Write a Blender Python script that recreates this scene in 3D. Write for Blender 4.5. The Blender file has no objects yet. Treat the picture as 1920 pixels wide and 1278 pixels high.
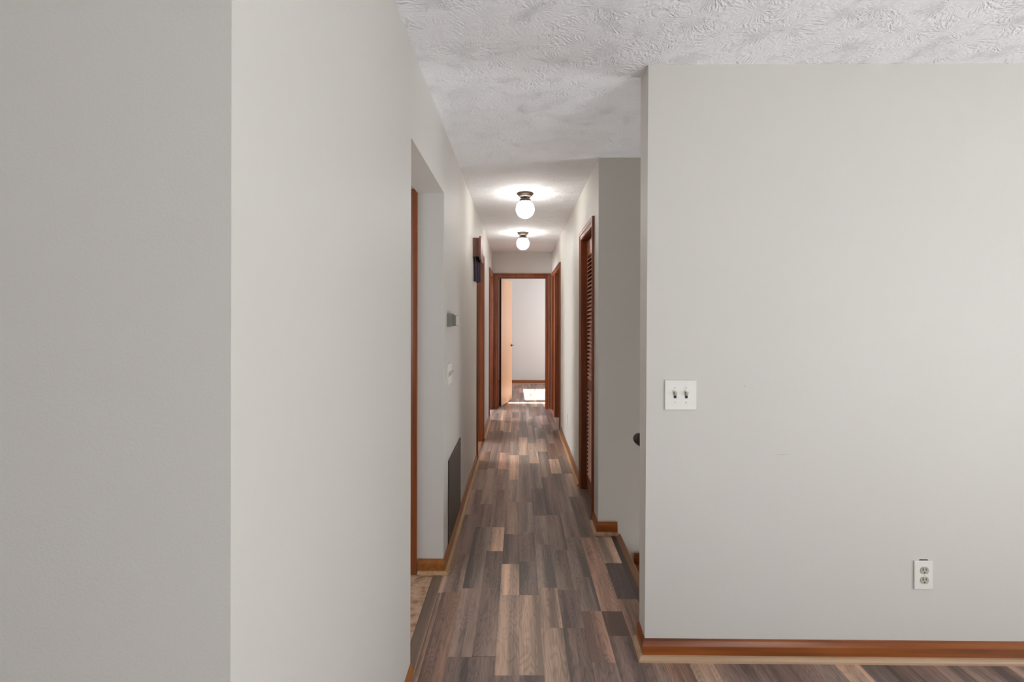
import bpy, bmesh, math, random
from mathutils import Vector, Matrix
random.seed(7)
S = bpy.context.scene
COL = S.collection
R = math.radians
H = 2.44                                   # ceiling height

# ------------------------------------------------------------------ camera
cam_d = bpy.data.cameras.new('camera'); cam = bpy.data.objects.new('camera', cam_d); COL.objects.link(cam)
cam_d.sensor_width = 36; cam_d.lens = 16.875
cam_d.shift_x = -4 / 1920; cam_d.shift_y = -41 / 1920
cam_d.clip_start = 0.02
cam.matrix_world = Matrix.Translation((0, 0, 1.392)) @ Matrix.Rotation(0.010, 4, 'Z') @ Matrix.Rotation(R(90), 4, 'X') @ Matrix.Rotation(0.0018, 4, 'Z')
S.camera = cam
S.cycles.max_bounces = 14; S.cycles.diffuse_bounces = 12

# ------------------------------------------------------------------ colour management, sky, sun, daylight, added fill
S.view_settings.view_transform = 'Standard'; S.view_settings.look = 'None'
S.view_settings.gamma = 1; S.view_settings.use_curve_mapping = False
S.view_settings.exposure = 0.12
w = bpy.data.worlds.new('sky'); S.world = w; w.use_nodes = True
w.node_tree.nodes['Background'].inputs[0].default_value = (0.75, 0.86, 1.0, 1)
w.node_tree.nodes['Background'].inputs[1].default_value = 1.2

def lamp(name, kind, loc, aim, energy, col, sx=1, sy=1):
    d = bpy.data.lights.new(name, kind); o = bpy.data.objects.new(name, d); COL.objects.link(o)
    d.energy = energy; d.color = col; o.location = loc
    o.rotation_euler = (Vector(aim)).to_track_quat('-Z', 'Y').to_euler()
    if kind == 'AREA':
        d.shape = 'RECTANGLE'; d.size = sx; d.size_y = sy
    return o
sun = lamp('sun', 'SUN', (8, 8, 6), (-1, 0.0, -0.91), 40, (1, 0.98, 0.95)); sun.data.angle = R(0.6)
DAY = (0.92, 0.965, 1.0)
lamp('daylight_right_window', 'AREA', (4.36, -0.35, 1.35), (-1, 0, 0), 46, DAY, 1.25, 1.5)
lamp('bounce_fill_right', 'AREA', (3.9, 0.0, .30), (-.25, 0, 1), 0.5, (0.95, .98, 1.0), .8, .8)  # added fill with no fixture, lifts the ceiling near the window
lamp('bounce_fill_front_room', 'AREA', (2.2, -1.1, .06), (-.1, .1, 1), 62, (0.95, .98, 1.0), .9, .9)  # added upward fill standing in for light bounced off the floor
lamp('daylight_rear_window', 'AREA', (0.9, -3.36, 1.3), (0, 1, .1), 3, DAY, 2.6, 1.7)
lamp('bounce_fill_rear', 'AREA', (0.7, -0.9, .06), (0, 0.1, 1), 6, (0.95, .98, 1.0), 1.2, 1.2)  # unseen fill added low down to brighten ceiling and near walls
lamp('stairwell_fill', 'AREA', (3.1, 2.6, -.9), (-1, 0, .4), 47, DAY, .8, 1.2)  # added fill from the stairwell, evens out the shaded hall
lamp('daylight_far_room', 'AREA', (2.07, 9.0, 1.45), (-1, 0, 0), 38, (0.98, 0.965, 1.0), 1.5, 1.1)
lamp('daylight_kitchen', 'AREA', (-2.7, 1.7, 1.5), (1, 0, 0), 13, DAY, 1.0, 0.9)
lamp('daylight_bedroom', 'AREA', (2.85, 6.0, 1.4), (-1, 0, 0), 25, (0.85, 0.9, 1.0), 1.0, 1.1)
lamp('daylight_bathroom', 'AREA', (-2.85, 7.0, 1.5), (1, 0, 0), 115, (0.88, 0.93, 1.0), 0.7, 0.8)
lamp('daylight_study', 'AREA', (-2.85, 5.2, 1.5), (1, 0, 0), 66, DAY, 1.0, 1.0)

# ------------------------------------------------------------------ materials
def lin(c):
    return tuple(((v / 255) / 12.92 if v / 255 <= .04045 else ((v / 255 + .055) / 1.055) ** 2.4) for v in c) + (1,)
def mat(name, rgb, rough=0.5, metal=0.0, spec=0.5):
    m = bpy.data.materials.new(name); m.use_nodes = True
    b = m.node_tree.nodes['Principled BSDF']
    b.inputs['Base Color'].default_value = lin(rgb); b.inputs['Roughness'].default_value = rough
    b.inputs['Metallic'].default_value = metal; b.inputs['Specular IOR Level'].default_value = spec
    return m
class G:
    """tiny node graph helper"""
    def __init__(s, m): s.m = m; s.t = m.node_tree; s.b = s.t.nodes['Principled BSDF']
    def n(s, kind, **kw):
        nd = s.t.nodes.new(kind)
        for k, v in kw.items(): setattr(nd, k, v)
        return nd
    def l(s, a, b): s.t.links.new(a, b)
    def math(s, op, a, b=None, c=None):
        nd = s.n('ShaderNodeMath', operation=op)
        for i, v in enumerate((a, b, c)):
            if v is None: continue
            if isinstance(v, (int, float)): nd.inputs[i].default_value = v
            else: s.l(v, nd.inputs[i])
        return nd.outputs[0]
    def vmath(s, op, a, b=None):
        nd = s.n('ShaderNodeVectorMath', operation=op)
        for i, v in enumerate((a, b)):
            if v is None: continue
            if isinstance(v, tuple): nd.inputs[i].default_value = v
            else: s.l(v, nd.inputs[i])
        return nd.outputs[0]
    def noise(s, vec, scale, detail=2, rough=.5):
        nd = s.n('ShaderNodeTexNoise'); nd.inputs['Scale'].default_value = scale
        nd.inputs['Detail'].default_value = detail; nd.inputs['Roughness'].default_value = rough
        s.l(vec, nd.inputs['Vector']); return nd.outputs['Fac']
    def ramp(s, fac, stops):
        nd = s.n('ShaderNodeValToRGB'); e = nd.color_ramp.elements
        while len(e) < len(stops): e.new(.5)
        for k, (p, c) in enumerate(stops): e[k].position = p; e[k].color = c
        s.l(fac, nd.inputs[0]); return nd.outputs[0]
    def mixc(s, fac, a, b, mode='MIX'):
        nd = s.n('ShaderNodeMix', data_type='RGBA', blend_type=mode)
        for sock, v in ((nd.inputs['Factor'], fac), (nd.inputs['A'], a), (nd.inputs['B'], b)):
            if isinstance(v, (int, float)): sock.default_value = v
            elif isinstance(v, tuple): sock.default_value = v
            else: s.l(v, sock)
        return nd.outputs['Result']
    def bump(s, h, dist, strength=1.0):
        nd = s.n('ShaderNodeBump'); nd.inputs['Distance'].default_value = dist
        nd.inputs['Strength'].default_value = strength
        s.l(h, nd.inputs['Height']); s.l(nd.outputs[0], s.b.inputs['Normal'])

def paint(name, rgb, rough=.55):
    m = mat(name, rgb, rough, spec=.3); g = G(m)
    pos = g.n('ShaderNodeNewGeometry').outputs['Position']
    big = g.noise(pos, 1.3, 2)
    c = g.mixc(big, lin(tuple(v - 3 for v in rgb)), lin(tuple(v + 3 for v in rgb)))
    g.l(c, g.b.inputs['Base Color'])
    g.bump(g.noise(pos, 260, 3, .6), 0.0006, .5)
    return m
M_WALL = paint('wall_paint', (207, 203.5, 197))
M_WALL_FAR = paint('far_room_paint', (212, 213, 210))

def ceiling_mat():
    m = mat('stomp_texture_ceiling', (244, 245, 248), .8, spec=.2); g = G(m)
    pos = g.n('ShaderNodeNewGeometry').outputs['Position']
    warp = g.n('ShaderNodeTexNoise'); warp.inputs['Scale'].default_value = 5; g.l(pos, warp.inputs['Vector'])
    wv = g.vmath('SCALE', g.vmath('SUBTRACT', warp.outputs['Color'], (.5, .5, .5))); wv.node.inputs['Scale'].default_value = .12
    p2 = g.vmath('ADD', pos, wv)
    flat = g.vmath('MULTIPLY', p2, (1, 1, 0))
    vor = g.n('ShaderNodeTexVoronoi', voronoi_dimensions='2D'); vor.inputs['Scale'].default_value = 6.8
    g.l(flat, vor.inputs['Vector'])
    d = g.vmath('SUBTRACT', flat, vor.outputs['Position'])
    sep = g.n('ShaderNodeSeparateXYZ'); g.l(d, sep.inputs[0])
    ang = g.math('ARCTAN2', sep.outputs[0], sep.outputs[1])
    r = vor.outputs['Distance']
    comb = g.n('ShaderNodeCombineXYZ')
    g.l(g.math('MULTIPLY', ang, 5.0), comb.inputs[0]); g.l(g.math('MULTIPLY', r, 4.5), comb.inputs[1])
    rnd = g.n('ShaderNodeSeparateColor'); g.l(vor.outputs['Color'], rnd.inputs[0])
    g.l(g.math('MULTIPLY', rnd.outputs[0], 40), comb.inputs[2])
    rid = g.noise(comb.outputs[0], 1.6, 2, .5)
    ridge = g.math('MAXIMUM', g.math('MINIMUM', g.math('MULTIPLY', g.math('SUBTRACT', rid, .5), 5.5), 1), -1)
    mask = g.math('MULTIPLY', g.math('SMOOTH_MIN', g.math('MULTIPLY', r, 4), 1, .2), ridge)
    blot = g.math('MINIMUM', g.math('MAXIMUM', g.math('MULTIPLY', g.math('SUBTRACT', g.noise(pos, 11, 2), .46), 9), 0), 1)
    fine = g.noise(pos, 90, 2, .5)
    h = g.math('ADD', g.math('MULTIPLY', mask, g.math('ADD', g.math('MULTIPLY', blot, .8), .42)), g.math('MULTIPLY', fine, 1.5))
    g.bump(h, 0.0020, .9)
    return m
M_CEIL = ceiling_mat()

def wood(name, rgb, dark, axis='Z', rough=.32, scale=1.0, spec=.5):
    m = mat(name, rgb, rough, spec=spec); g = G(m)
    pos = g.n('ShaderNodeNewGeometry').outputs['Position']
    st = {'Z': (45, 45, 2.2), 'Y': (45, 2.2, 45), 'X': (2.2, 45, 45)}[axis]
    v = g.vmath('MULTIPLY', pos, tuple(q * scale for q in st))
    a = g.noise(v, 1.0, 4, .6)
    b = g.noise(g.vmath('MULTIPLY', pos, tuple(q * .25 * scale for q in st)), 1.0, 2)
    f = g.math('ADD', g.math('MULTIPLY', a, .6), g.math('MULTIPLY', b, .5))
    c = g.ramp(f, [(.32, lin(dark)), (.62, lin(rgb))])
    g.l(c, g.b.inputs['Base Color'])
    g.bump(a, .0005, .4)
    return m
M_TRIM = wood('stained_trim', (136, 70, 30), (88, 38, 14), 'Z', .4)
M_TRIMX = wood('stained_baseboard', (150, 82, 30), (96, 46, 14), 'X', .3)
M_TRIMY = wood('stained_baseboard_along_hall', (158, 98, 48), (120, 68, 28), 'Y', .3)
M_SHOE = wood('pale_shoe_moulding', (186, 154, 122), (158, 126, 94), 'X', .5)
M_SHOEY = wood('pale_shoe_moulding_along_hall', (186, 150, 112), (150, 116, 80), 'Y', .5)
M_LOUVER_LIT = wood('louver_wood_with_glints', (226, 184, 164), (204, 156, 134), 'Y', .28)  # pale tone has the light caught by the slats put into it
M_BIRCH = wood('birch_door', (206, 164, 124), (190, 146, 106), 'Z', .4, .6)
M_OAK = wood('oak_tread', (150, 104, 70), (112, 72, 44), 'Y', .4)
M_STRIP = wood('grey_brown_strip', (128, 108, 92), (96, 80, 70), 'Y', .4)
M_DARKSTRIP = wood('dark_strip', (92, 74, 66), (70, 56, 50), 'Y', .4)
M_CHIME = wood('chime_wood', (122, 78, 66), (98, 58, 50), 'Z', .45)
M_WHITE = mat('white_plastic', (226, 223, 216), .35)
M_IVORY = mat('aged_plastic', (178, 174, 156), .4)
M_TOGGLE = mat('toggle_plastic', (196, 190, 172), .35)
M_BLACK = mat('dark_slot', (38, 33, 26), .7)
M_SCREW = mat('painted_screw', (205, 202, 194), .4)
M_STAT = mat('thermostat_grey', (134, 131, 124), .45)
M_STATL = mat('thermostat_face', (206, 202, 186), .4)
M_GRILLE = mat('grille_brown', (74, 63, 54), .5, .2)
M_GRILLE_IN = mat('grille_dark', (40, 32, 27), .8)
M_BRONZE = mat('bronze', (56, 42, 32), .45, .3)
M_BRASS = mat('aged_brass_ring', (140, 116, 90), .4, .3)
M_COLLAR = mat('dark_collar', (36, 35, 40), .45, .2)
M_TUBE = mat('dark_chime_tube', (78, 70, 82), .3, .85)
M_RAIL = mat('dark_handrail', (44, 36, 26), .4)
M_HINGE = mat('dark_hinge', (64, 40, 26), .4, .6)
M_BRASSY = mat('lever_metal', (110, 92, 78), .3, .9)
M_SUB = mat('subfloor', (58, 48, 44), .8)
M_SHIELD = mat('shield_paint', (200, 200, 198), .7)  # plain coat of the added sun-blocking slab
m = mat('window_glass', (255, 255, 255), .0); m.node_tree.nodes['Principled BSDF'].inputs['Transmission Weight'].default_value = 1
M_GLASS = m
def glass_thin():
    m = bpy.data.materials.new('clear_pane'); m.use_nodes = True; t = m.node_tree
    t.nodes.clear()
    o = t.nodes.new('ShaderNodeOutputMaterial'); mx = t.nodes.new('ShaderNodeMixShader'); tr = t.nodes.new('ShaderNodeBsdfTransparent')
    gl = t.nodes.new('ShaderNodeBsdfGlossy'); gl.inputs['Roughness'].default_value = .02
    mx.inputs[0].default_value = .06
    t.links.new(tr.outputs[0], mx.inputs[1]); t.links.new(gl.outputs[0], mx.inputs[2]); t.links.new(mx.outputs[0], o.inputs[0])
    return m
M_PANE = glass_thin()
m = mat('lit_opal_glass', (255, 252, 244), .25)
b = m.node_tree.nodes['Principled BSDF']; b.inputs['Emission Color'].default_value = (1, .97, .92, 1); b.inputs['Emission Strength'].default_value = 26
M_GLOBE = m

def plank_mat():
    m = mat('wood_look_plank', (130, 110, 98), .38, spec=.5); g = G(m)
    pos = g.n('ShaderNodeNewGeometry').outputs['Position']
    info = g.n('ShaderNodeObjectInfo')
    off = g.n('ShaderNodeCombineXYZ'); g.l(g.math('MULTIPLY', info.outputs['Random'], 37.0), off.inputs[0]); g.l(g.math('MULTIPLY', info.outputs['Random'], 91.0), off.inputs[1])
    p = g.vmath('ADD', pos, off.outputs[0])
    fine = g.noise(g.vmath('MULTIPLY', p, (170, 5, 1)), 1, 4, .62)
    mid = g.noise(g.vmath('MULTIPLY', p, (42, 1.6, 1)), 1, 3, .6)
    wide = g.noise(g.vmath('MULTIPLY', p, (13, .55, 1)), 1, 1.5)
    cath = g.noise(g.vmath('MULTIPLY', p, (9, 1.7, 1)), 1, 2)
    lines = g.math('SINE', g.math('MULTIPLY', cath, 150))
    lines = g.math('MULTIPLY', g.math('POWER', g.math('MULTIPLY_ADD', lines, .5, .5), 2.5), .19)
    v = g.math('MULTIPLY', g.math('SUBTRACT', wide, .5), 2.6)
    v = g.math('ADD', v, g.math('MULTIPLY', g.math('SUBTRACT', mid, .5), 1.0))
    v = g.math('ADD', v, g.math('MULTIPLY', g.math('SUBTRACT', fine, .5), 1.15))
    v = g.math('SUBTRACT', v, lines)
    lo = g.mixc(1.0, info.outputs['Color'], (.55, .55, .58, 1), 'MULTIPLY')
    hi = g.mixc(1.0, info.outputs['Color'], (1.7, 1.58, 1.5, 1), 'MULTIPLY')
    f = g.math('ADD', g.math('MULTIPLY', v, 1.05), .46)
    nd = g.n('ShaderNodeClamp'); g.l(f, nd.inputs[0])
    g.l(g.mixc(nd.outputs[0], lo, hi), g.b.inputs['Base Color'])
    ro = g.math('MULTIPLY_ADD', fine, .22, .28); g.l(ro, g.b.inputs['Roughness'])
    g.bump(fine, .0004, .35)
    return m
M_PLANK = plank_mat()
def tile_mat():
    m = mat('stone_look_vinyl', (190, 158, 130), .5); g = G(m)
    pos = g.n('ShaderNodeNewGeometry').outputs['Position']
    a = g.noise(g.vmath('MULTIPLY', pos, (18, 26, 1)), 1, 3, .55)
    c = g.ramp(a, [(.36, lin((150, 118, 94))), (.5, lin((196, 162, 134))), (.68, lin((212, 182, 154)))])
    g.l(c, g.b.inputs['Base Color']); g.bump(a, .0008, .4); return m
M_TILE = tile_mat()

# ------------------------------------------------------------------ geometry helpers
def tag(o, label=None, cat=None, kind=None, group=None):
    if label: o['label'] = label
    if cat: o['category'] = cat
    if kind: o['kind'] = kind
    if group: o['group'] = group
    return o
def mk(name, bm, m, parent=None, local=False, smooth=False):
    """link a bmesh (world coordinates, or the parent's when local) as one mesh object with its origin at its base"""
    bmesh.ops.recalc_face_normals(bm, faces=bm.faces)
    me = bpy.data.meshes.new(name)
    vs = [v.co for v in bm.verts]
    mn = Vector((min(v.x for v in vs), min(v.y for v in vs), min(v.z for v in vs)))
    mx = Vector((max(v.x for v in vs), max(v.y for v in vs), max(v.z for v in vs)))
    c = Vector(((mn.x + mx.x) / 2, (mn.y + mx.y) / 2, mn.z))
    for v in bm.verts: v.co -= c
    if smooth:
        for f in bm.faces: f.smooth = True
    bm.to_mesh(me); bm.free(); me.materials.append(m)
    o = bpy.data.objects.new(name, me); COL.objects.link(o)
    if parent is not None:
        o.parent = parent
        o.location = c if local else c - wloc(parent)
    else: o.location = c
    return o
def wloc(o):
    v = Vector(o.location)
    while o.parent: o = o.parent; v += Vector(o.location)
    return v
def empty(name, loc, rz=0):
    o = bpy.data.objects.new(name, None); COL.objects.link(o); o.location = loc; o.rotation_euler = (0, 0, rz)
    o.empty_display_size = .1
    return o
def box(bm, x0, x1, y0, y1, z0, z1, bev=0):
    r = bmesh.ops.create_cube(bm, size=1)['verts']
    for v in r:
        v.co = Vector((x0 + (v.co.x + .5) * (x1 - x0), y0 + (v.co.y + .5) * (y1 - y0), z0 + (v.co.z + .5) * (z1 - z0)))
    if bev:
        es = list({e for v in r for e in v.link_edges})
        bmesh.ops.bevel(bm, geom=es, offset=bev, segments=2, affect='EDGES', profile=.6)
    return bm
def B(x0, x1, y0, y1, z0, z1, bev=0): return box(bmesh.new(), x0, x1, y0, y1, z0, z1, bev)
def lathe(prof, c=(0, 0, 0), n=40, bm=None, axis='Z'):
    bm = bm or bmesh.new(); rings = []
    for r, z in prof:
        ring = []
        for k in range(n):
            a = 2 * math.pi * k / n
            if axis == 'Z': p = (c[0] + r * math.cos(a), c[1] + r * math.sin(a), c[2] + z)
            elif axis == 'Y': p = (c[0] + r * math.cos(a), c[1] + z, c[2] + r * math.sin(a))
            else: p = (c[0] + z, c[1] + r * math.cos(a), c[2] + r * math.sin(a))
            ring.append(bm.verts.new(p))
        rings.append(ring)
    for a, b_ in zip(rings, rings[1:]):
        for k in range(n): bm.faces.new((a[k], a[(k + 1) % n], b_[(k + 1) % n], b_[k]))
    bm.faces.new(rings[0]); bm.faces.new(rings[-1])
    return bm
def prism(pts, z0, z1, mapf, bm=None):
    bm = bm or bmesh.new()
    a = [bm.verts.new(mapf(u, v, z0)) for u, v in pts]; b_ = [bm.verts.new(mapf(u, v, z1)) for u, v in pts]
    n = len(pts)
    for k in range(n): bm.faces.new((a[k], a[(k + 1) % n], b_[(k + 1) % n], b_[k]))
    bm.faces.new(a); bm.faces.new(b_); return bm
def struct(name, bm, m, label, cat='wall', parent=None):
    return tag(mk(name, bm, m, parent), label, cat, 'structure')

def wall_bm(axis, c0, c1, a0, a1, ops=(), z0=0.0, z1=H):
    """wall slab: thickness c0..c1 along axis, running a0..a1, with openings (a, b, zlo, zhi)"""
    bm = bmesh.new()
    def bx(p, q, lo, hi):
        if q - p < 1e-5 or hi - lo < 1e-5: return
        if axis == 'x': box(bm, c0, c1, p, q, lo, hi)
        else: box(bm, p, q, c0, c1, lo, hi)
    cur = a0
    for (p, q, lo, hi) in sorted(ops):
        bx(cur, p, z0, z1); bx(p, q, z0, lo); bx(p, q, hi, z1); cur = q
    bx(cur, a1, z0, z1)
    return bm

def moulding(path, prof, side=1):
    """sweep a profile (t outwards, z) along an XY polyline; side +1 offsets to the left of travel; mitred corners"""
    bm = bmesh.new(); n = len(path); P = [Vector(p) for p in path]; rows = []
    def nrm(i):
        d = (P[i + 1] - P[i]).normalized(); return Vector((-d.y, d.x)) * side
    for i in range(n):
        if i == 0: off = nrm(0)
        elif i == n - 1: off = nrm(n - 2)
        else:
            a, c = nrm(i - 1), nrm(i); s = (a + c); off = s / (s.dot(a))
        rows.append([bm.verts.new((P[i].x + off.x * t, P[i].y + off.y * t, z)) for t, z in prof])
    k = len(prof)
    for r0, r1 in zip(rows, rows[1:]):
        for j in range(k): bm.faces.new((r0[j], r0[(j + 1) % k], r1[(j + 1) % k], r1[j]))
    bm.faces.new(rows[0]); bm.faces.new(rows[-1]); return bm
BASE = [(0, 0), (.0125, 0), (.0125, .054), (.0115, .058), (.007, .074), (.006, .080), (0, .080)]
SHOE = [(.0125, 0), (.031, 0), (.030, .008), (.026, .014), (.020, .018), (.0125, .0195)]
def baseboard(name, path, label, side=1, mb=None, ms=None, shoe=True):
    o = struct(name, moulding(path, BASE, side), mb or M_TRIMX, label, 'baseboard')
    if shoe: mk('shoe_moulding', moulding(path, SHOE, side), ms or M_SHOE, o)
    return o

CAS = [(0, 0), (0, .008), (.006, .0105), (.012, .009), (.030, .010), (.040, .0145), (.052, .017), (.062, .0165), (.062, 0)]
def casing(parent, axis, c, nrm, a0, a1, top, m=None, rev=0.004):
    """three mitred casing pieces round an opening a0..a1 x 0..top on the wall plane axis=c, facing nrm"""
    a0 -= rev; a1 += rev; top += rev
    st = [lambda u: (a0 - u, 0.0), lambda u: (a0 - u, top + u), lambda u: (a1 + u, top + u), lambda u: (a1 + u, 0.0)]
    for i, nm in ((0, 'casing'), (1, 'head_casing'), (2, 'casing')):
        bm = bmesh.new(); rows = []
        for s in (st[i], st[i + 1]):
            row = []
            for u, t in CAS:
                a, z = s(u); q = c + nrm * t
                row.append(bm.verts.new((q, a, z) if axis == 'x' else (a, q, z)))
            rows.append(row)
        k = len(CAS)
        for j in range(k): bm.faces.new((rows[0][j], rows[0][(j + 1) % k], rows[1][(j + 1) % k], rows[1][j]))
        bm.faces.new(rows[0]); bm.faces.new(rows[1])
        mk(nm, bm, m or M_TRIM, parent)
def jamb(parent, axis, c0, c1, a0, a1, top, stop=None, m=None, t=.018):
    """liner boards inside the opening, plus door stops at stop=(s0,s1) through the wall"""
    def bx(p, q, lo, hi, s0=c0, s1=c1):
        return B(s0, s1, p, q, lo, hi) if axis == 'x' else B(p, q, s0, s1, lo, hi)
    m = m or M_TRIM
    mk('jamb', bx(a0 - t, a0, 0, top), m, parent); mk('jamb', bx(a1, a1 + t, 0, top), m, parent)
    mk('head_jamb', bx(a0 - t, a1 + t, top, top + t), m, parent)
    if stop:
        s0, s1 = stop
        mk('door_stop', bx(a0, a0 + .011, 0, top, s0, s1), m, parent); mk('door_stop', bx(a1 - .011, a1, 0, top, s0, s1), m, parent)
        mk('door_stop', bx(a0 + .011, a1 - .011, top - .011, top, s0, s1), m, parent)

# ------------------------------------------------------------------ the plan
XL, XR = -.412, .516            # hall faces
TL, TR = .145, .115             # wall thicknesses
YS = .683                       # face of the stub wall beside the camera
K0, K1, KT = 1.827, 2.626, 2.083   # cased-free opening to the kitchen
A0, A1 = 4.73, 5.446            # first door left
B0, B1 = 6.64, 7.375            # second door left
L0, L1 = 3.36, 3.945            # louvered closet, right
C0, C1 = 6.005, 6.81            # first open door, right
D0, D1 = 6.945, 7.375           # narrow closet, right
YE, ET = 7.46, .115             # end wall
E0, E1 = -.325, .4225           # end doorway
DT = 2.035                      # door opening height
YF = 10.35                      # far wall
YC = 3.12                       # wall across the stairs
FY0, FY1 = 1.982, 2.095         # right front wall
j = .018

struct('wall_left', wall_bm('x', XL - TL, XL, YS, YE, [(K0, K1, 0, KT), (A0 - j, A1 + j, 0, DT + j), (B0 - j, B1 + j, 0, DT + j)]), M_WALL,
       'long left hallway wall with a plain square-edged opening to the kitchen and two door openings')
struct('wall_stub', wall_bm('y', YS, YS + .115, -2.31, XL - TL), M_WALL, 'shaded grey wall face at the far left edge of the photo, square to the hallway')
struct('wall_right', wall_bm('x', XR, XR + TR, YC, YE, [(L0 - j, L1 + j, 0, DT + j), (C0 - j, C1 + j, 0, DT + j), (D0 - j, D1 + j, 0, DT + j)]), M_WALL,
       'long right hallway wall holding the louvered closet and two more doorways')
struct('wall_stair', wall_bm('y', YC, YC + .115, XR + TR, 3.2, z0=-2.6), M_WALL, 'shaded wall across the stairwell, facing the camera beside the louvered closet')
# below the hall floor the same wall goes on down beside the steps
struct('wall_below_floor', B(.60, XR + TR, YC, YC + .115, -2.6, -.02), M_WALL, 'lower part of the stairwell wall seen past the floor edge')
# the front wall on the right: its free edge is slightly out of plumb
bm = bmesh.new()
vb = [(.520, FY0), (4.4, FY0), (4.4, FY1), (.526, FY1)]; vt = [(.5315, FY0), (4.4, FY0), (4.4, FY1), (.529, FY1)]
a = [bm.verts.new((x, y, 0)) for x, y in vb]; b_ = [bm.verts.new((x, y, H)) for x, y in vt]
for k in range(4): bm.faces.new((a[k], a[(k + 1) % 4], b_[(k + 1) % 4], b_[k]))
bm.faces.new(a); bm.faces.new(b_)
M_SCUFF = mat('faint_scuff', (186, 183, 176), .7)
wf = struct('wall_front', bm, M_WALL, 'broad pale wall on the right facing the camera, with the double switch and the outlet')
mk('nail_hole', lathe([(.0014, 0), (.0014, -.0006)], (.9287, FY0, 1.119), 12, axis='Y'), M_BLACK, wf)
mk('scuff_mark', prism([(-.034, 0), (-.01, .0012), (.006, .0022), (.03, .0030), (.034, .0028), (.008, -.0002), (-.01, -.0012)], FY0 - .0002, FY0 + .0005, lambda u, v, y: (1.082 + u, y, .838 + v)), M_SCUFF, wf)
struct('wall_front_lower', B(.60, 3.2, FY0, FY1 - .002, -2.6, -.031), M_WALL, 'part of the stairwell side wall below the floor behind the broad pale wall')
struct('wall_end', wall_bm('y', YE, YE + ET, -3.0, 3.0, [(E0 - j, E1 + j, 0, DT + j)]), M_WALL, 'end wall of the hallway above and around the last doorway')
struct('wall_far', B(-1.8, 2.2, YF, YF + .1, 0, H), M_WALL_FAR, 'bright blank wall of the far room seen through the end doorway')
struct('wall_far_left', B(-1.9, -1.8, YE + ET, YF + .1, 0, H), M_WALL_FAR, 'left wall of the far room, behind its open door')
struct('wall_far_right', wall_bm('x', 2.2, 2.3, YE + ET, YF + .1, [(7.93, 8.045, .3, 2.25), (8.25, 9.6, .85, 2.02)]), M_WALL_FAR, 'right wall of the far room with its windows')
# rooms off the hall
struct('wall_room_left', B(-3.0, -2.9, YS + .115, YE, 0, H), M_WALL, 'outer wall of the rooms left of the hallway')
struct('wall_kitchen_far', wall_bm('y', K1, K1 + .115, -3.0, XL - TL, [(-1.35, -.629, 0, DT + j)]), M_WALL, 'kitchen wall flush with the far side of the plain opening, holding a cased door')
struct('wall_study_near', B(-2.9, XL - TL, 4.2, 4.3, 0, H), M_WALL, 'near wall of the room behind the first left doorway')
struct('wall_study_far', B(-2.9, XL - TL, 5.95, 6.05, 0, H), M_WALL, 'wall between the two rooms left of the hallway')
struct('wall_closet', B(XR + TR, 1.25, 4.25, 4.35, 0, H), M_WALL, 'wall behind the louvered closet')
struct('wall_closet_back', B(1.25, 1.35, YC + .115, 4.35, 0, H), M_WALL, 'back of the louvered closet')
struct('wall_bedroom_right', B(3.0, 3.1, 4.35, YE, 0, H), M_WALL, 'outer wall of the bedroom right of the hallway')
struct('wall_bedroom_near', B(1.25, 3.0, 4.35, 4.45, 0, H), M_WALL, 'near wall of the bedroom right of the hallway')
struct('wall_linen', B(XR + TR, 1.3, 6.86, 6.93, 0, H), M_WALL, 'wall between the bedroom and the narrow closet')
struct('wall_linen_back', B(1.3, 1.4, 6.86, YE, 0, H), M_WALL, 'back of the narrow closet')
struct('wall_stair_end', B(3.2, 3.3, FY0, YC + .115, -2.6, H), M_WALL, 'wall at the foot of the stairs')
# the room the camera stands in
struct('wall_room_right', wall_bm('x', 4.4, 4.55, -3.5, FY1, [(-.98, .28, .6, 2.1)]), M_WALL, 'right wall of the front room with its window')
struct('wall_room_rear', wall_bm('y', -3.5, -3.4, -2.31, 4.4, [(-.4, 2.2, .45, 2.15)]), M_WALL, 'rear wall of the front room with its wide window')
struct('wall_room_side', B(-2.41, -2.31, -3.5, YS + .115, 0, H), M_WALL, 'left wall of the front room')
bm = bmesh.new(); box(bm, -3.0, 4.55, -3.5, YC + .115, H, H + .1); box(bm, -3.0, 3.1, YC + .115, YE, H, H + .1); box(bm, -3.0, 2.3, YE, YF + .1, H, H + .1)
struct('ceiling', bm, M_CEIL, 'white stomp-textured ceiling running from the front room down the hallway', 'ceiling')

# windows
def window(n, axis, c, a0, a1, z0, z1, label, mull=True):
    e = tag(empty('window_%d' % n, (c, (a0 + a1) / 2, z0) if axis == 'x' else ((a0 + a1) / 2, c, z0)), label, 'window', 'structure')
    def bx(p, q, lo, hi, t=.03):
        return B(c - t, c + t, p, q, lo, hi) if axis == 'x' else B(p, q, c - t, c + t, lo, hi)
    f = .035 if a1 - a0 > .4 else .0
    if f:
        mk('window_frame', bx(a0, a0 + f, z0, z1), M_WHITE, e); mk('window_frame', bx(a1 - f, a1, z0, z1), M_WHITE, e)
        mk('window_frame', bx(a0 + f, a1 - f, z0, z0 + f), M_WHITE, e); mk('window_frame', bx(a0 + f, a1 - f, z1 - f, z1), M_WHITE, e)
    mk('pane', bx(a0 + f, a1 - f, z0 + f, z1 - f, .003), M_PANE, e)
window(1, 'x', 4.49, -.98, .28, .6, 2.1, 'window in the right wall of the front room')
window(2, 'y', -3.46, -.4, 2.2, .45, 2.15, 'wide window in the rear wall of the front room')
window(3, 'x', 2.25, 8.25, 9.6, .85, 2.02, 'sunlit window in the right wall of the far room')
window(4, 'x', 2.25, 7.93, 8.045, .3, 2.25, 'narrow sidelight pane beside the far room window')
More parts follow.
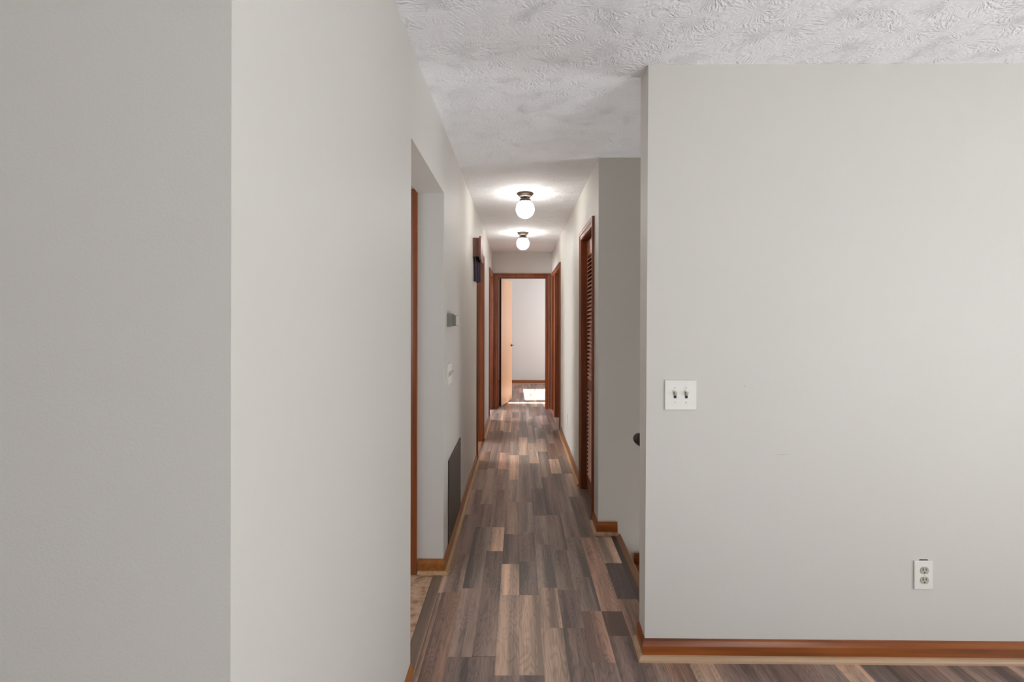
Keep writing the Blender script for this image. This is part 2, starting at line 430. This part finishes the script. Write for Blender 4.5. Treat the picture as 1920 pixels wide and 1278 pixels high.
tag(mk('sun_shield', B(4.6, 8.0, -3.6, 2.6, 2.5, 2.62), M_SHIELD), 'unseen slab added outside the front room window to block the sun', 'sun shield', 'structure')  # out of view, added only to keep direct sun off the front room

# ------------------------------------------------------------------ floor and its planks
bm = bmesh.new()
box(bm, -2.31, 4.4, -3.4, YS, -.03, -.008)                         # front room
box(bm, XL, 4.4, YS, FY0, -.03, -.008)
box(bm, XL - .05, .66, FY0, YC, -.03, -.008)
box(bm, XL - .05, XR + .05, YC, YE + ET, -.03, -.008)              # hall
box(bm, -1.8, 2.2, YE + ET, YF, -.03, -.008)                       # far room
box(bm, -2.9, XL - .05, K1 + .115, YE, -.03, -.008)                # left rooms
box(bm, XR + .05, 3.0, YC + .115, YE, -.03, -.008)
floor = struct('floor', bm, M_SUB, 'wood-look laminate floor of staggered grey-brown planks running down the hallway', 'floor')
FL = wloc(floor)
unit = bpy.data.meshes.new('plank'); bm = bmesh.new(); bmesh.ops.create_cube(bm, size=1)
for v in bm.verts: v.co += Vector((0, 0, -.5))
bm.to_mesh(unit); bm.free(); unit.materials.append(M_PLANK)
TONES = {k: tuple(min(235, (q * .70 + m_ * .30) * 1.29) for q, m_ in zip(c, (116, 100, 90))) for k, c in {'d': (92, 80, 76), 'D': (80, 68, 64), 'm': (112, 97, 89), 'g': (104, 95, 89), 'l': (146, 126, 110), 'L': (162, 139, 120), 'p': (138, 110, 96), 'b': (104, 82, 70)}.items()}
def plank(x0, x1, y0, y1, tone):
    g = .00012
    o = bpy.data.objects.new('plank', unit); COL.objects.link(o); o.parent = floor
    o.scale = (x1 - x0 - 2 * g, y1 - y0 - 2 * g, .0078)
    o.location = Vector(((x0 + x1) / 2, (y0 + y1) / 2, random.uniform(-.0001, .0001))) - FL
    c = TONES[tone] if isinstance(tone, str) else tone
    k = random.uniform(.94, 1.06)
    o.color = lin(tuple(v * k for v in c)); return o
SW, SX = .098, .004
def Yd(py): return 1252.8 / (py - 598)      # joint depth for the notes taken from the photograph
# joint notes per strip: strip index -> [(photo row of the plank's near end, tone), ...] from near to far
NOTES = {
 -5: [(1400, 'p'), (1112, 'l'), (1060, 'm'), (1010, 'd'), (940, 'd'), (905, 'l'), (868, 'm')],
 -4: [(1400, 'b'), (1111, 'm'), (1040, 'd'), (965, 'm'), (918, 'g'), (880, 'b')],
 -3: [(1400, 'd'), (1232, 'm'), (1103, 'g'), (988, 'd'), (945, 'g'), (878, 'd')],
 -2: [(1400, 'd'), (1231, 'm'), (1102, 'm'), (1033, 'L'), (988, 'm'), (918, 'l'), (879, 'p')],
 -1: [(1400, 'm'), (1266, 'l'), (1115, 'L'), (1057, 'd'), (1001, 'm'), (941, 'g'), (899, 'l'), (853, 'g')],
  0: [(1400, 'd'), (1265, 'L'), (1115, 'g'), (1052, 'd'), (997, 'g'), (941, 'd'), (871, 'g'), (853, 'l')],
  1: [(1400, 'l'), (1176, 'l'), (1101, 'g'), (1020, 'g'), (966, 'd'), (915, 'g'), (868, 'l')],
  2: [(1400, 'm'), (1176, 'd'), (1105, 'g'), (1030, 'd'), (965, 'd'), (894, 'g'), (846, 'l')],
  3: [(1400, 'd'), (1240, 'p'), (1144, 'g'), (1080, 'g'), (1006, 'd'), (960, 'g'), (887, 'l'), (860, 'b')],
  4: [(1400, 'd'), (1190, 'b'), (1144, 'p'), (1073, 'p'), (1006, 'g'), (930, 'l'), (887, 'm')],
  5: [(1400, 'm'), (1200, 'b'), (1121, 'd'), (1054, 'l'), (1006, 'd'), (930, 'd')],
  6: [(1400, 'b'), (1160, 'm'), (1054, 'd')],
}
HX0, HX1 = XL, XR
tl = ['d', 'm', 'g', 'l', 'p', 'b', 'D', 'm', 'd', 'g', 'l']
def strip_bounds(k): return SX + k * SW, SX + (k + 1) * SW
NEAR = 1.0                                     # planks as single pieces from here on
placed = 0
for k in range(-5, 7):
    x0, x1 = strip_bounds(k)
    notes = NOTES[k]
    ys = [NEAR] + [Yd(p) for p, t in notes[1:]]; tn = [t for p, t in notes]
    y = ys[-1]
    while y < YF:
        pass
        step = random.choice((.42, .55, .6, .75, .9)); y += step; ys.append(min(y, YF)); 
        if len(tn) < len(ys) - 1: tn.append(random.choice(tl))
    for i in range(len(ys) - 1):
        a_, b2 = ys[i], ys[i + 1]
        if b2 - a_ < .02: continue
        # clip laterally to the hall / stair edge / doorway
        segs = []
        for (s0, s1, lx, rx) in ((0.0, FY0, XL, 9), (FY0, YC, XL, .592), (YC, YE, XL, XR), (YE, YE + ET, E0 - j, E1 + j), (YE + ET, YF, -1.8, 2.2)):
            p, q = max(a_, s0), min(b2, s1)
            u, v = max(x0, lx), min(x1, rx)
            if q - p > .004 and v - u > .004:
                if segs and abs(segs[-1][0] - u) < 1e-6 and abs(segs[-1][1] - v) < 1e-6: segs[-1][3] = q
                else: segs.append([u, v, p, q])
        for s in segs: plank(s[0], s[1], s[2], s[3], tn[i]); placed += 1
# front room planks to the right
for k in range(7, 24):
    x0, x1 = strip_bounds(k); y = NEAR
    first = True
    while y < FY0:
        y2 = y + random.choice((.35, .5, .62)) if not first else 1.2 + random.random() * .6
        y2 = min(y2, FY0); plank(x0, x1, y, y2, random.choice(tl)); y = y2; first = False
# far room, beside the doorway's own strips
for k in list(range(-9, -5)) + list(range(7, 11)):
    x0, x1 = strip_bounds(k); y = YE + ET
    while y < YF:
        y2 = min(y + random.choice((.5, .65, .9)), YF); plank(x0, x1, y, y2, random.choice(tl)); y = y2
# floor out of sight, joined into one part with the same lay
def rest(name, rects):
    bm = bmesh.new()
    for (rx0, rx1, ry0, ry1) in rects:
        k = math.floor((rx0 - SX) / SW)
        while SX + k * SW < rx1:
            u, v = max(SX + k * SW, rx0), min(SX + (k + 1) * SW, rx1); y = ry0
            while y < ry1 - .01:
                y2 = min(y + random.uniform(.4, .9), ry1)
                if v - u > .003: box(bm, u + .0004, v - .0004, y + .0004, y2 - .0004, -.008, 0)
                y = y2
            k += 1
    o = mk(name, bm, M_PLANK, floor); o.color = lin(TONES['m']); o['kind'] = 'stuff'; return o
rest('planks', [(-2.31, 4.4, -3.4, YS), (XL, 4.4, YS, NEAR), (-2.31, XL, YS - .001, YS), (strip_bounds(23)[1], 4.4, NEAR, FY0),
                (-1.8, strip_bounds(-10)[1], YE + ET, YF), (strip_bounds(10)[1], 2.2, YE + ET, YF),
                (-2.9, XL - .0, 4.3, 5.95), (-2.9, XL, 6.05, YE), (XR, 1.25, 3.24, 4.25), (XR, 3.0, 4.45, 6.86), (XR, 1.3, 6.93, YE)])

# kitchen floor
kf = struct('floor_kitchen', B(-2.9, XL - .053, YS + .115, K1, -.03, -.012), M_SUB, 'tan stone-look kitchen floor beyond the plain opening', 'floor')
for ix in range(8):
    for iy in range(7):
        x1 = XL - .053 - ix * .305; x0 = max(x1 - .305, -2.9); y1 = 2.626 - (.305 * iy) + .0; y0 = y1 - .305
        y1 = 2.26 + .305 * (iy - 4) + .305; y0 = y1 - .305
        y0, y1 = max(y0, YS + .115), min(y1, K1)
        if y1 - y0 > .01: mk('tile', B(x0 + .0008, x1 - .0008, y0 + .0008, y1 - .0008, -.012, -.003, .0), M_TILE, kf)
tr = tag(empty('trim_1', (XL - .026, (K0 + K1) / 2, 0)), 'flat grey-brown transition strip between hallway planks and kitchen floor', 'threshold', 'structure')
bm = prism([(-.054, -.008), (-.054, -.002), (-.048, .0045), (-.004, .0045), (.0, .003), (.0, -.008)], K0 - .02, K1, lambda u, v, y: (XL + u, y, v))
mk('strip', bm, M_STRIP, tr); mk('edge_line', B(XL + .0002, XL + .003, K0 - .02, K1, -.008, .0022), M_SHOEY, tr)
tag(mk('trim_2', B(XL - .053, XL, K0 - .9, K0 - .02, -.03, -.009), M_SUB), 'floor edge under the near part of the left wall', 'threshold', 'structure')

# ------------------------------------------------------------------ baseboards
baseboard('baseboard_front', [(.526, FY1), (.521, FY0), (4.39, FY0)], 'orange-brown baseboard with pale shoe moulding along the broad right wall, turning its free edge', -1)
baseboard('baseboard_left', [(-.5500, K1), (XL, K1), (XL, A0 - .066)], 'brown baseboard with pale shoe moulding turning from the kitchen opening along the left hallway wall', -1, M_TRIMY, M_SHOEY)
baseboard('baseboard_left_mid', [(XL, A1 + .066), (XL, B0 - .066)], 'short baseboard between the two left doorways', -1, M_TRIMY, M_SHOEY)
baseboard('baseboard_near', [(-2.3, YS), (XL, YS), (XL, K0)], 'baseboard at the foot of the near left wall, its end showing at the bottom of the photo', -1, M_TRIMY, M_SHOEY, shoe=False)
baseboard('baseboard_right', [(XR, C0 - .066), (XR, L1 + .066)], 'long baseboard with pale shoe moulding between louvered closet and bedroom doorway', -1, M_TRIMY, M_SHOEY)
baseboard('baseboard_stair', [(XR, L0 - .066), (XR, YC), (.640, YC)], 'short dark baseboard turning the corner at the stair head', -1, M_TRIMX, M_SHOEY)
baseboard('baseboard_far', [(-1.8, YF), (2.2, YF)], 'brown baseboard along the bright wall of the far room', -1)

# ------------------------------------------------------------------ doors
def hinge(parent, x, y, z):
    bm = lathe([(.006, -.045), (.006, .045)], (x, y, z), 12); box(bm, x - .004, x + .028, y - .002, y + .002, z - .044, z + .044)
    return mk('hinge', bm, M_HINGE, parent)
# door_1: louvered bifold closet, right
d1 = tag(empty('door_1', (XR, (L0 + L1) / 2, 0)), 'stained louvered bifold closet door set in its casing, first on the right of the hallway', 'door', 'structure')
casing(d1, 'x', XR, -1, L0, L1, DT); jamb(d1, 'x', XR, XR + TR, L0, L1, DT)
slat = bpy.data.meshes.new('slat'); bm = bmesh.new()
pr = [(-.0035, 0), (.0035, .0015), (.0035, 0), (-.0035, -.0015)]
c_, s_ = math.cos(R(38)), math.sin(R(38))
bm = prism([(-.0185, -.003), (-.0185, .003), (.0185, .003), (.0185, -.003)], -.5, .5, lambda u, v, y: (u * c_ - v * s_, y, u * s_ + v * c_))
bmesh.ops.recalc_face_normals(bm, faces=bm.faces); bm.to_mesh(slat); bm.free(); slat.materials.append(M_LOUVER_LIT)
PX0, PX1 = XR + .040, XR + .068
half = (L1 - L0 - .006) / 2
for s in range(2):
    y0 = L0 + .002 + s * (half + .002); y1 = y0 + half
    st = .036
    bm = B(PX0, PX1, y0, y0 + st, .012, DT - .008, .002); box(bm, PX0, PX1, y1 - st, y1, .012, DT - .008, .002)
    for lo, hi in ((.012, .135), (.83, .915), (1.90, DT - .008)): box(bm, PX0, PX1, y0 + st, y1 - st, lo, hi, .002)
    pn = mk('louver_panel', bm, M_TRIM, d1)
    for lo, hi, n in ((.135, .83, 22), (.915, 1.90, 31)):
        for i in range(n):
            o = bpy.data.objects.new('slat', slat); COL.objects.link(o); o.parent = pn
            o.scale = (1, y1 - y0 - 2 * st, 1)
            o.location = Vector(((PX0 + PX1) / 2, (y0 + y1) / 2, lo + (i + .5) * (hi - lo) / n)) - wloc(pn)
# door_2: first doorway left (open)
d2 = tag(empty('door_2', (XL, (A0 + A1) / 2, 0)), 'open stained doorway on the left just past the door chime', 'door', 'structure')
casing(d2, 'x', XL, 1, A0, A1, DT); jamb(d2, 'x', XL - TL, XL, A0, A1, DT, (XL - .085, XL - .05))
mk('threshold', B(XL - TL, XL, A0, A1, -.006, .004), M_OAK, d2)
d3 = tag(empty('door_3', (XL, (B0 + B1) / 2, 0)), 'open stained doorway on the left beside the end wall', 'door', 'structure')
casing(d3, 'x', XL, 1, B0, B1, DT); jamb(d3, 'x', XL - TL, XL, B0, B1, DT, (XL - .085, XL - .05))
# right doorways
d4 = tag(empty('door_4', (XR, (C0 + C1) / 2, 0)), 'open stained doorway on the right, daylight falling from it on the floor', 'door', 'structure')
casing(d4, 'x', XR, -1, C0, C1, DT); jamb(d4, 'x', XR, XR + TR, C0, C1, DT, (XR + .05, XR + .085))
d5 = tag(empty('door_5', (XR, (D0 + D1) / 2, 0)), 'narrow stained closet door on the right beside the end wall', 'door', 'structure')
casing(d5, 'x', XR, -1, D0, D1, DT); jamb(d5, 'x', XR, XR + TR, D0, D1, DT)
mk('door_leaf', B(XR + .07, XR + .105, D0 + .003, D1 - .003, .01, DT - .004, .002), M_TRIM, d5)
# end doorway with its open birch door
d6 = tag(empty('door_6', ((E0 + E1) / 2, YE, 0)), 'stained doorway across the end of the hallway', 'door', 'structure')
casing(d6, 'y', YE, -1, E0, E1, DT, M_TRIM); jamb(d6, 'y', YE, YE + ET, E0, E1, DT, (YE + .04, YE + .072))
leaf = tag(empty('door_7', (E0 + .012, YE + ET + .012, 0), R(77.5)), 'pale birch slab door standing open into the far room', 'door', 'structure')
mk('door_leaf', B(.004, .735, -.035, 0, .010, DT - .004, .002), M_BIRCH, leaf, True)
mk('hinge_edge', B(.001, .004, -.035, 0, .010, DT - .004), M_HINGE, leaf, True)
h = mk('door_lever', lathe([(.026, 0), (.026, -.008), (.011, -.012), (.011, -.04)], (.675, -.035, .945), 20, axis='Y'), M_BRASSY, leaf, True)
bm = B(.60, .682, -.078, -.066, .938, .954, .004); mk('lever_arm', bm, M_BRASSY, leaf, True)
for z in (.19, 1.07, 1.79): hinge(leaf, .0, -.006, z).location += Vector(leaf.location) - Vector(leaf.location)
# kitchen door on the cross wall
d8 = tag(empty('door_8', (-.99, K1, 0)), 'stained door in the kitchen, one casing showing through the plain opening', 'door', 'structure')
casing(d8, 'y', K1, -1, -1.33, -.622 + .0, DT, M_TRIM); jamb(d8, 'y', K1, K1 + .115, -1.332, -.629 + .009, DT)
mk('door_leaf', B(-1.328, -.626, K1 + .03, K1 + .065, .01, DT - .004, .002), M_TRIM, d8)

# ------------------------------------------------------------------ stairs and handrail
st = tag(empty('stairs', (.66, (FY1 + YC) / 2, 0)), 'oak stairs going down to the right behind the broad wall', 'stairs')
mk('floor_strip', B(.592, .622, FY1 - .11, YC - .032, -.008, .001), M_DARKSTRIP, st)
bm = prism([(.622, -.03), (.622, .001), (.655, .001), (.663, -.004), (.666, -.014), (.662, -.026), (.655, -.03)], FY1, YC - .001, lambda u, v, y: (u, y, v))
mk('nosing', bm, M_OAK, st)
for i in range(9):
    x0 = .645 + i * .26; z = -.19 * (i + 1)
    mk('riser', B(x0 - .018, x0, FY1 + .001, YC - .001, z, z + .19 - .03), M_WALL, st)
    if x0 + .3 < 3.2:
        bm = prism([(x0, z - .028), (x0, z), (x0 + .27, z), (x0 + .282, z - .007), (x0 + .284, z - .018), (x0 + .275, z - .028)], FY1 + .001, YC - .001, lambda u, v, y: (u, y, v))
        mk('tread', bm, M_OAK, st)
mk('skirt_board', prism([(.748, -.19), (.748, -.124), (.92, -.124), (3.19, -1.78), (3.19, -1.9), (.95, -.19)], YC - .013, YC - .0005, lambda u, v, y: (u, y, v)), M_TRIM, st)

hr = tag(empty('handrail', (.56, FY1, .70)), 'dark handrail whose rounded end peeps out behind the broad right wall', 'handrail')
sl = math.tan(R(36)); bm = bmesh.new(); rows = []
L = [(0, .35), (.004, .62), (.012, .85), (.026, 1.0), (.6, 1), (1.6, 1), (2.2, 1), (2.21, .6)]
x_s, z_s, yy = .523, .868, FY1 + .078
for u, s in L:
    row = []
    for k in range(20):
        a_ = 2 * math.pi * k / 20
        w_, h_ = .022 * s, .027 * s
        n_ = Vector((math.sin(R(36)), 0, math.cos(R(36))))
        cpt = Vector((x_s + u * math.cos(R(36)), yy, z_s - u * math.sin(R(36))))
        row.append(bm.verts.new(cpt + Vector((0, w_ * math.cos(a_), 0)) + n_ * (h_ * math.sin(a_))))
    rows.append(row)
for r0, r1 in zip(rows, rows[1:]):
    for k in range(20): bm.faces.new((r0[k], r0[(k + 1) % 20], r1[(k + 1) % 20], r1[k]))
bm.faces.new(rows[0]); bm.faces.new(rows[-1])
mk('rail', bm, M_RAIL, hr, smooth=True)
for u in (.25, 1.1, 1.9):
    x = x_s + u * math.cos(R(36)); z = z_s - u * math.sin(R(36))
    if z < .12: z_w = z - .05
    bm = lathe([(.024, 0), (.024, .006), (.009, .010), (.008, .07)], (x, FY1 + .0, z - .055), 18, axis='Y')
    box(bm, x - .007, x + .007, yy - .01, yy + .01, z - .062, z - .02); mk('bracket', bm, M_BRONZE, hr)

# ------------------------------------------------------------------ ceiling lights
def globe_light(x, y, label):
    e = tag(empty('ceiling_light', (x, y, 2.231)), label, 'light', group='globe ceiling lights along the hallway')
    mk('canopy', lathe([(.012, -.038), (.036, -.037), (.044, -.033), (.056, -.022), (.067, -.011), (.071, -.006), (.071, 0)], (x, y, H), 48), M_BRONZE, e, smooth=True)
    mk('canopy_ring', lathe([(.0455, -.0345), (.0500, -.0305), (.0535, -.0265), (.051, -.0255), (.044, -.0320)], (x, y, H), 48), M_BRASS, e, smooth=True)
    mk('stem', lathe([(.009, -.052), (.007, -.047), (.007, -.036)], (x, y, H), 20), M_COLLAR, e, smooth=True)
    mk('collar', lathe([(.044, -.071), (.046, -.069), (.046, -.052), (.042, -.0485), (.008, -.048)], (x, y, H), 40), M_COLLAR, e)
    bm = bmesh.new(); bmesh.ops.create_uvsphere(bm, u_segments=40, v_segments=24, radius=.0765)
    for v in bm.verts: v.co += Vector((x, y, 2.3075))
    mk('globe', bm, M_GLOBE, e, smooth=True)
    return e
globe_light(.050, 4.0, 'nearer lit opal globe light on a bronze canopy under the hallway ceiling')
globe_light(.047, 5.82, 'farther lit opal globe light, smaller in view, just before the end doorway')

# ------------------------------------------------------------------ things on the broad right wall
sp = tag(empty('light_switch', (.664, FY0, 1.021)), 'white double toggle switch plate on the broad right wall', 'switch')
mk('switch_plate', B(.5993, .7284, FY0 - .0065, FY0, 1.021, 1.143, .003), M_WHITE, sp)
for x in (.641, .687):
    mk('slot', B(x - .0055, x + .0055, FY0 - .0072, FY0 - .005, 1.069, 1.095), M_BLACK, sp)
    bm = prism([(0, .010), (0, -.004), (-.0175, .0085), (-.0165, .0155), (-.010, .0145)], x - .0042, x + .0042, lambda u, v, xx: (xx, FY0 - .006 + u, 1.083 + v))
    mk('toggle', bm, M_TOGGLE, sp)
    for z in (1.052, 1.112):
        s = mk('screw', lathe([(.003, 0), (.0028, -.0016), (.0018, -.0022)], (x, FY0 - .0062, z), 16, axis='Y'), M_SCREW, sp)
ol = tag(empty('outlet', (1.654, FY0, .292)), 'white duplex outlet low on the broad right wall', 'outlet')
mk('outlet_plate', B(1.6165, 1.6924, FY0 - .007, FY0, .292, .409, .0035), M_WHITE, ol)
mk('box_gap', prism([(-.019, 0), (-.016, .0035), (.016, .0035), (.019, 0)], FY0 - .001, FY0 + .001, lambda u, v, y: (1.658 + u, y, .4085 + v)), M_BLACK, ol)
for zc in (.3705, .3305):
    pts = []
    for k in range(28):
        a_ = 2 * math.pi * k / 28
        pts.append((.0172 * math.cos(a_), max(-.0142, min(.0142, .0172 * math.sin(a_)))))
    rc = mk('receptacle', prism(pts, FY0 - .0090, FY0 - .004, lambda u, v, y: (1.656 + u, y, zc + v)), M_IVORY, ol)
    mk('slot', B(1.6475, 1.6505, FY0 - .0094, FY0 - .006, zc - .001, zc + .010), M_BLACK, rc)
    mk('slot', B(1.6605, 1.6630, FY0 - .0094, FY0 - .006, zc + .0, zc + .009), M_BLACK, rc)
    mk('ground_hole', lathe([(.0028, 0), (.0028, -.0008)], (1.6555, FY0 - .0087, zc - .0085), 14, axis='Y'), M_BLACK, rc)
mk('screw', lathe([(.0026, 0), (.0022, -.0012)], (1.656, FY0 - .0068, .3505), 14, axis='Y'), M_SCREW, ol)

# small outlet far down the right hallway wall
ow = tag(empty('outlet', (XR, 5.1, .285)), 'small pale outlet low on the right hallway wall beyond the louvered closet', 'outlet')
mk('outlet_plate', B(XR - .006, XR, 5.065, 5.135, .285, .40, .002), M_WHITE, ow)
for zc in (.365, .32): mk('receptacle', B(XR - .008, XR - .005, 5.085, 5.115, zc - .014, zc + .014, .001), M_WHITE, ow)

# ------------------------------------------------------------------ things on the left hallway wall
th = tag(empty('thermostat', (XL, 2.83, 1.355)), 'grey wall thermostat on the left hallway wall above the switch plate', 'thermostat')
mk('backplate', B(XL, XL + .022, 2.735, 2.86, 1.348, 1.424, .002), M_STAT, th)
mk('cover', B(XL + .0, XL + .045, 2.790, 2.905, 1.351, 1.415, .002), M_STAT, th)
mk('face_plate', B(XL + .044, XL + .048, 2.796, 2.90, 1.355, 1.411, .001), M_STATL, th)
mk('lever', B(XL + .012, XL + .018, 2.80, 2.812, 1.415, 1.423), M_STAT, th)
mk('lever', B(XL + .020, XL + .026, 2.845, 2.857, 1.411, 1.421), M_STAT, th)
sw = tag(empty('light_switch', (XL, 2.83, 1.009)), 'white triple toggle switch plate on the left hallway wall below the thermostat', 'switch')
mk('switch_plate', B(XL, XL + .006, 2.745, 2.91, 1.009, 1.129, .0025), M_WHITE, sw)
for y in (2.782, 2.828, 2.874):
    mk('slot', B(XL + .005, XL + .0066, y - .0055, y + .0055, 1.056, 1.082), M_BLACK, sw)
    mk('toggle', prism([(0, .010), (0, -.004), (.0175, .0085), (.0165, .0155), (.010, .0145)], y - .0042, y + .0042, lambda u, v, yy_: (XL + .0055 + u, yy_, 1.069 + v)), M_TOGGLE, sw)

gr = tag(empty('air_grille', (XL, 3.07, .082)), 'brown metal return-air grille low on the left hallway wall', 'vent')
g0, g1, z0, z1 = 2.79, 3.348, .0815, .566
bm = bmesh.new()
for (p, q, lo, hi) in ((g0, g0 + .024, z0, z1), (g1 - .024, g1, z0, z1), (g0 + .024, g1 - .024, z0, z0 + .024), (g0 + .024, g1 - .024, z1 - .024, z1)):
    box(bm, XL, XL + .007, p, q, lo, hi, .0015)
mk('frame', bm, M_GRILLE, gr)
mk('backing', B(XL + .0004, XL + .0012, g0 + .02, g1 - .02, z0 + .02, z1 - .02), M_GRILLE_IN, gr)
lv = bpy.data.meshes.new('louver'); bm = prism([(.0012, .004), (.0022, .005), (.0065, -.003), (.0055, -.004)], -.5, .5, lambda u, v, y: (u, y, v))
bmesh.ops.recalc_face_normals(bm, faces=bm.faces); bm.to_mesh(lv); bm.free(); lv.materials.append(M_GRILLE)
nl = 34
for i in range(nl):
    o = bpy.data.objects.new('louver', lv); COL.objects.link(o); o.parent = gr; o.scale = (1, g1 - g0 - .048, 1)
    o.location = Vector((XL, (g0 + g1) / 2, z0 + .024 + (i + .5) * (z1 - z0 - .048) / nl)) - wloc(gr)

# door chime with its hanging tubes
ch = tag(empty('door_chime', (XL, 4.42, 1.719)), 'brown wooden door chime with dark hanging tubes high on the left hallway wall', 'chime')
mk('case', B(XL, XL + .060, 4.275, 4.52, 1.950, 2.118, .003), M_CHIME, ch)
fp = [(4.255, 1.928), (4.255, 2.128), (4.36, 2.150), (4.46, 2.10), (4.50, 2.05), (4.56, 1.985), (4.60, 1.930), (4.54, 1.918), (4.36, 1.905)]
mk('cover', prism(fp, XL + .058, XL + .074, lambda u, v, x: (x, u, v)), M_CHIME, ch)
for y, l, xo in ((4.30, .222, .020), (4.345, .232, .036), (4.39, .225, .050)):
    mk('tube', lathe([(.0135, 0), (.0135, l), (.010, l + .002)], (XL + xo, y, 1.951 - l), 20), M_TUBE, ch, smooth=False)

print('planks', placed, 'objects', len(bpy.data.objects))
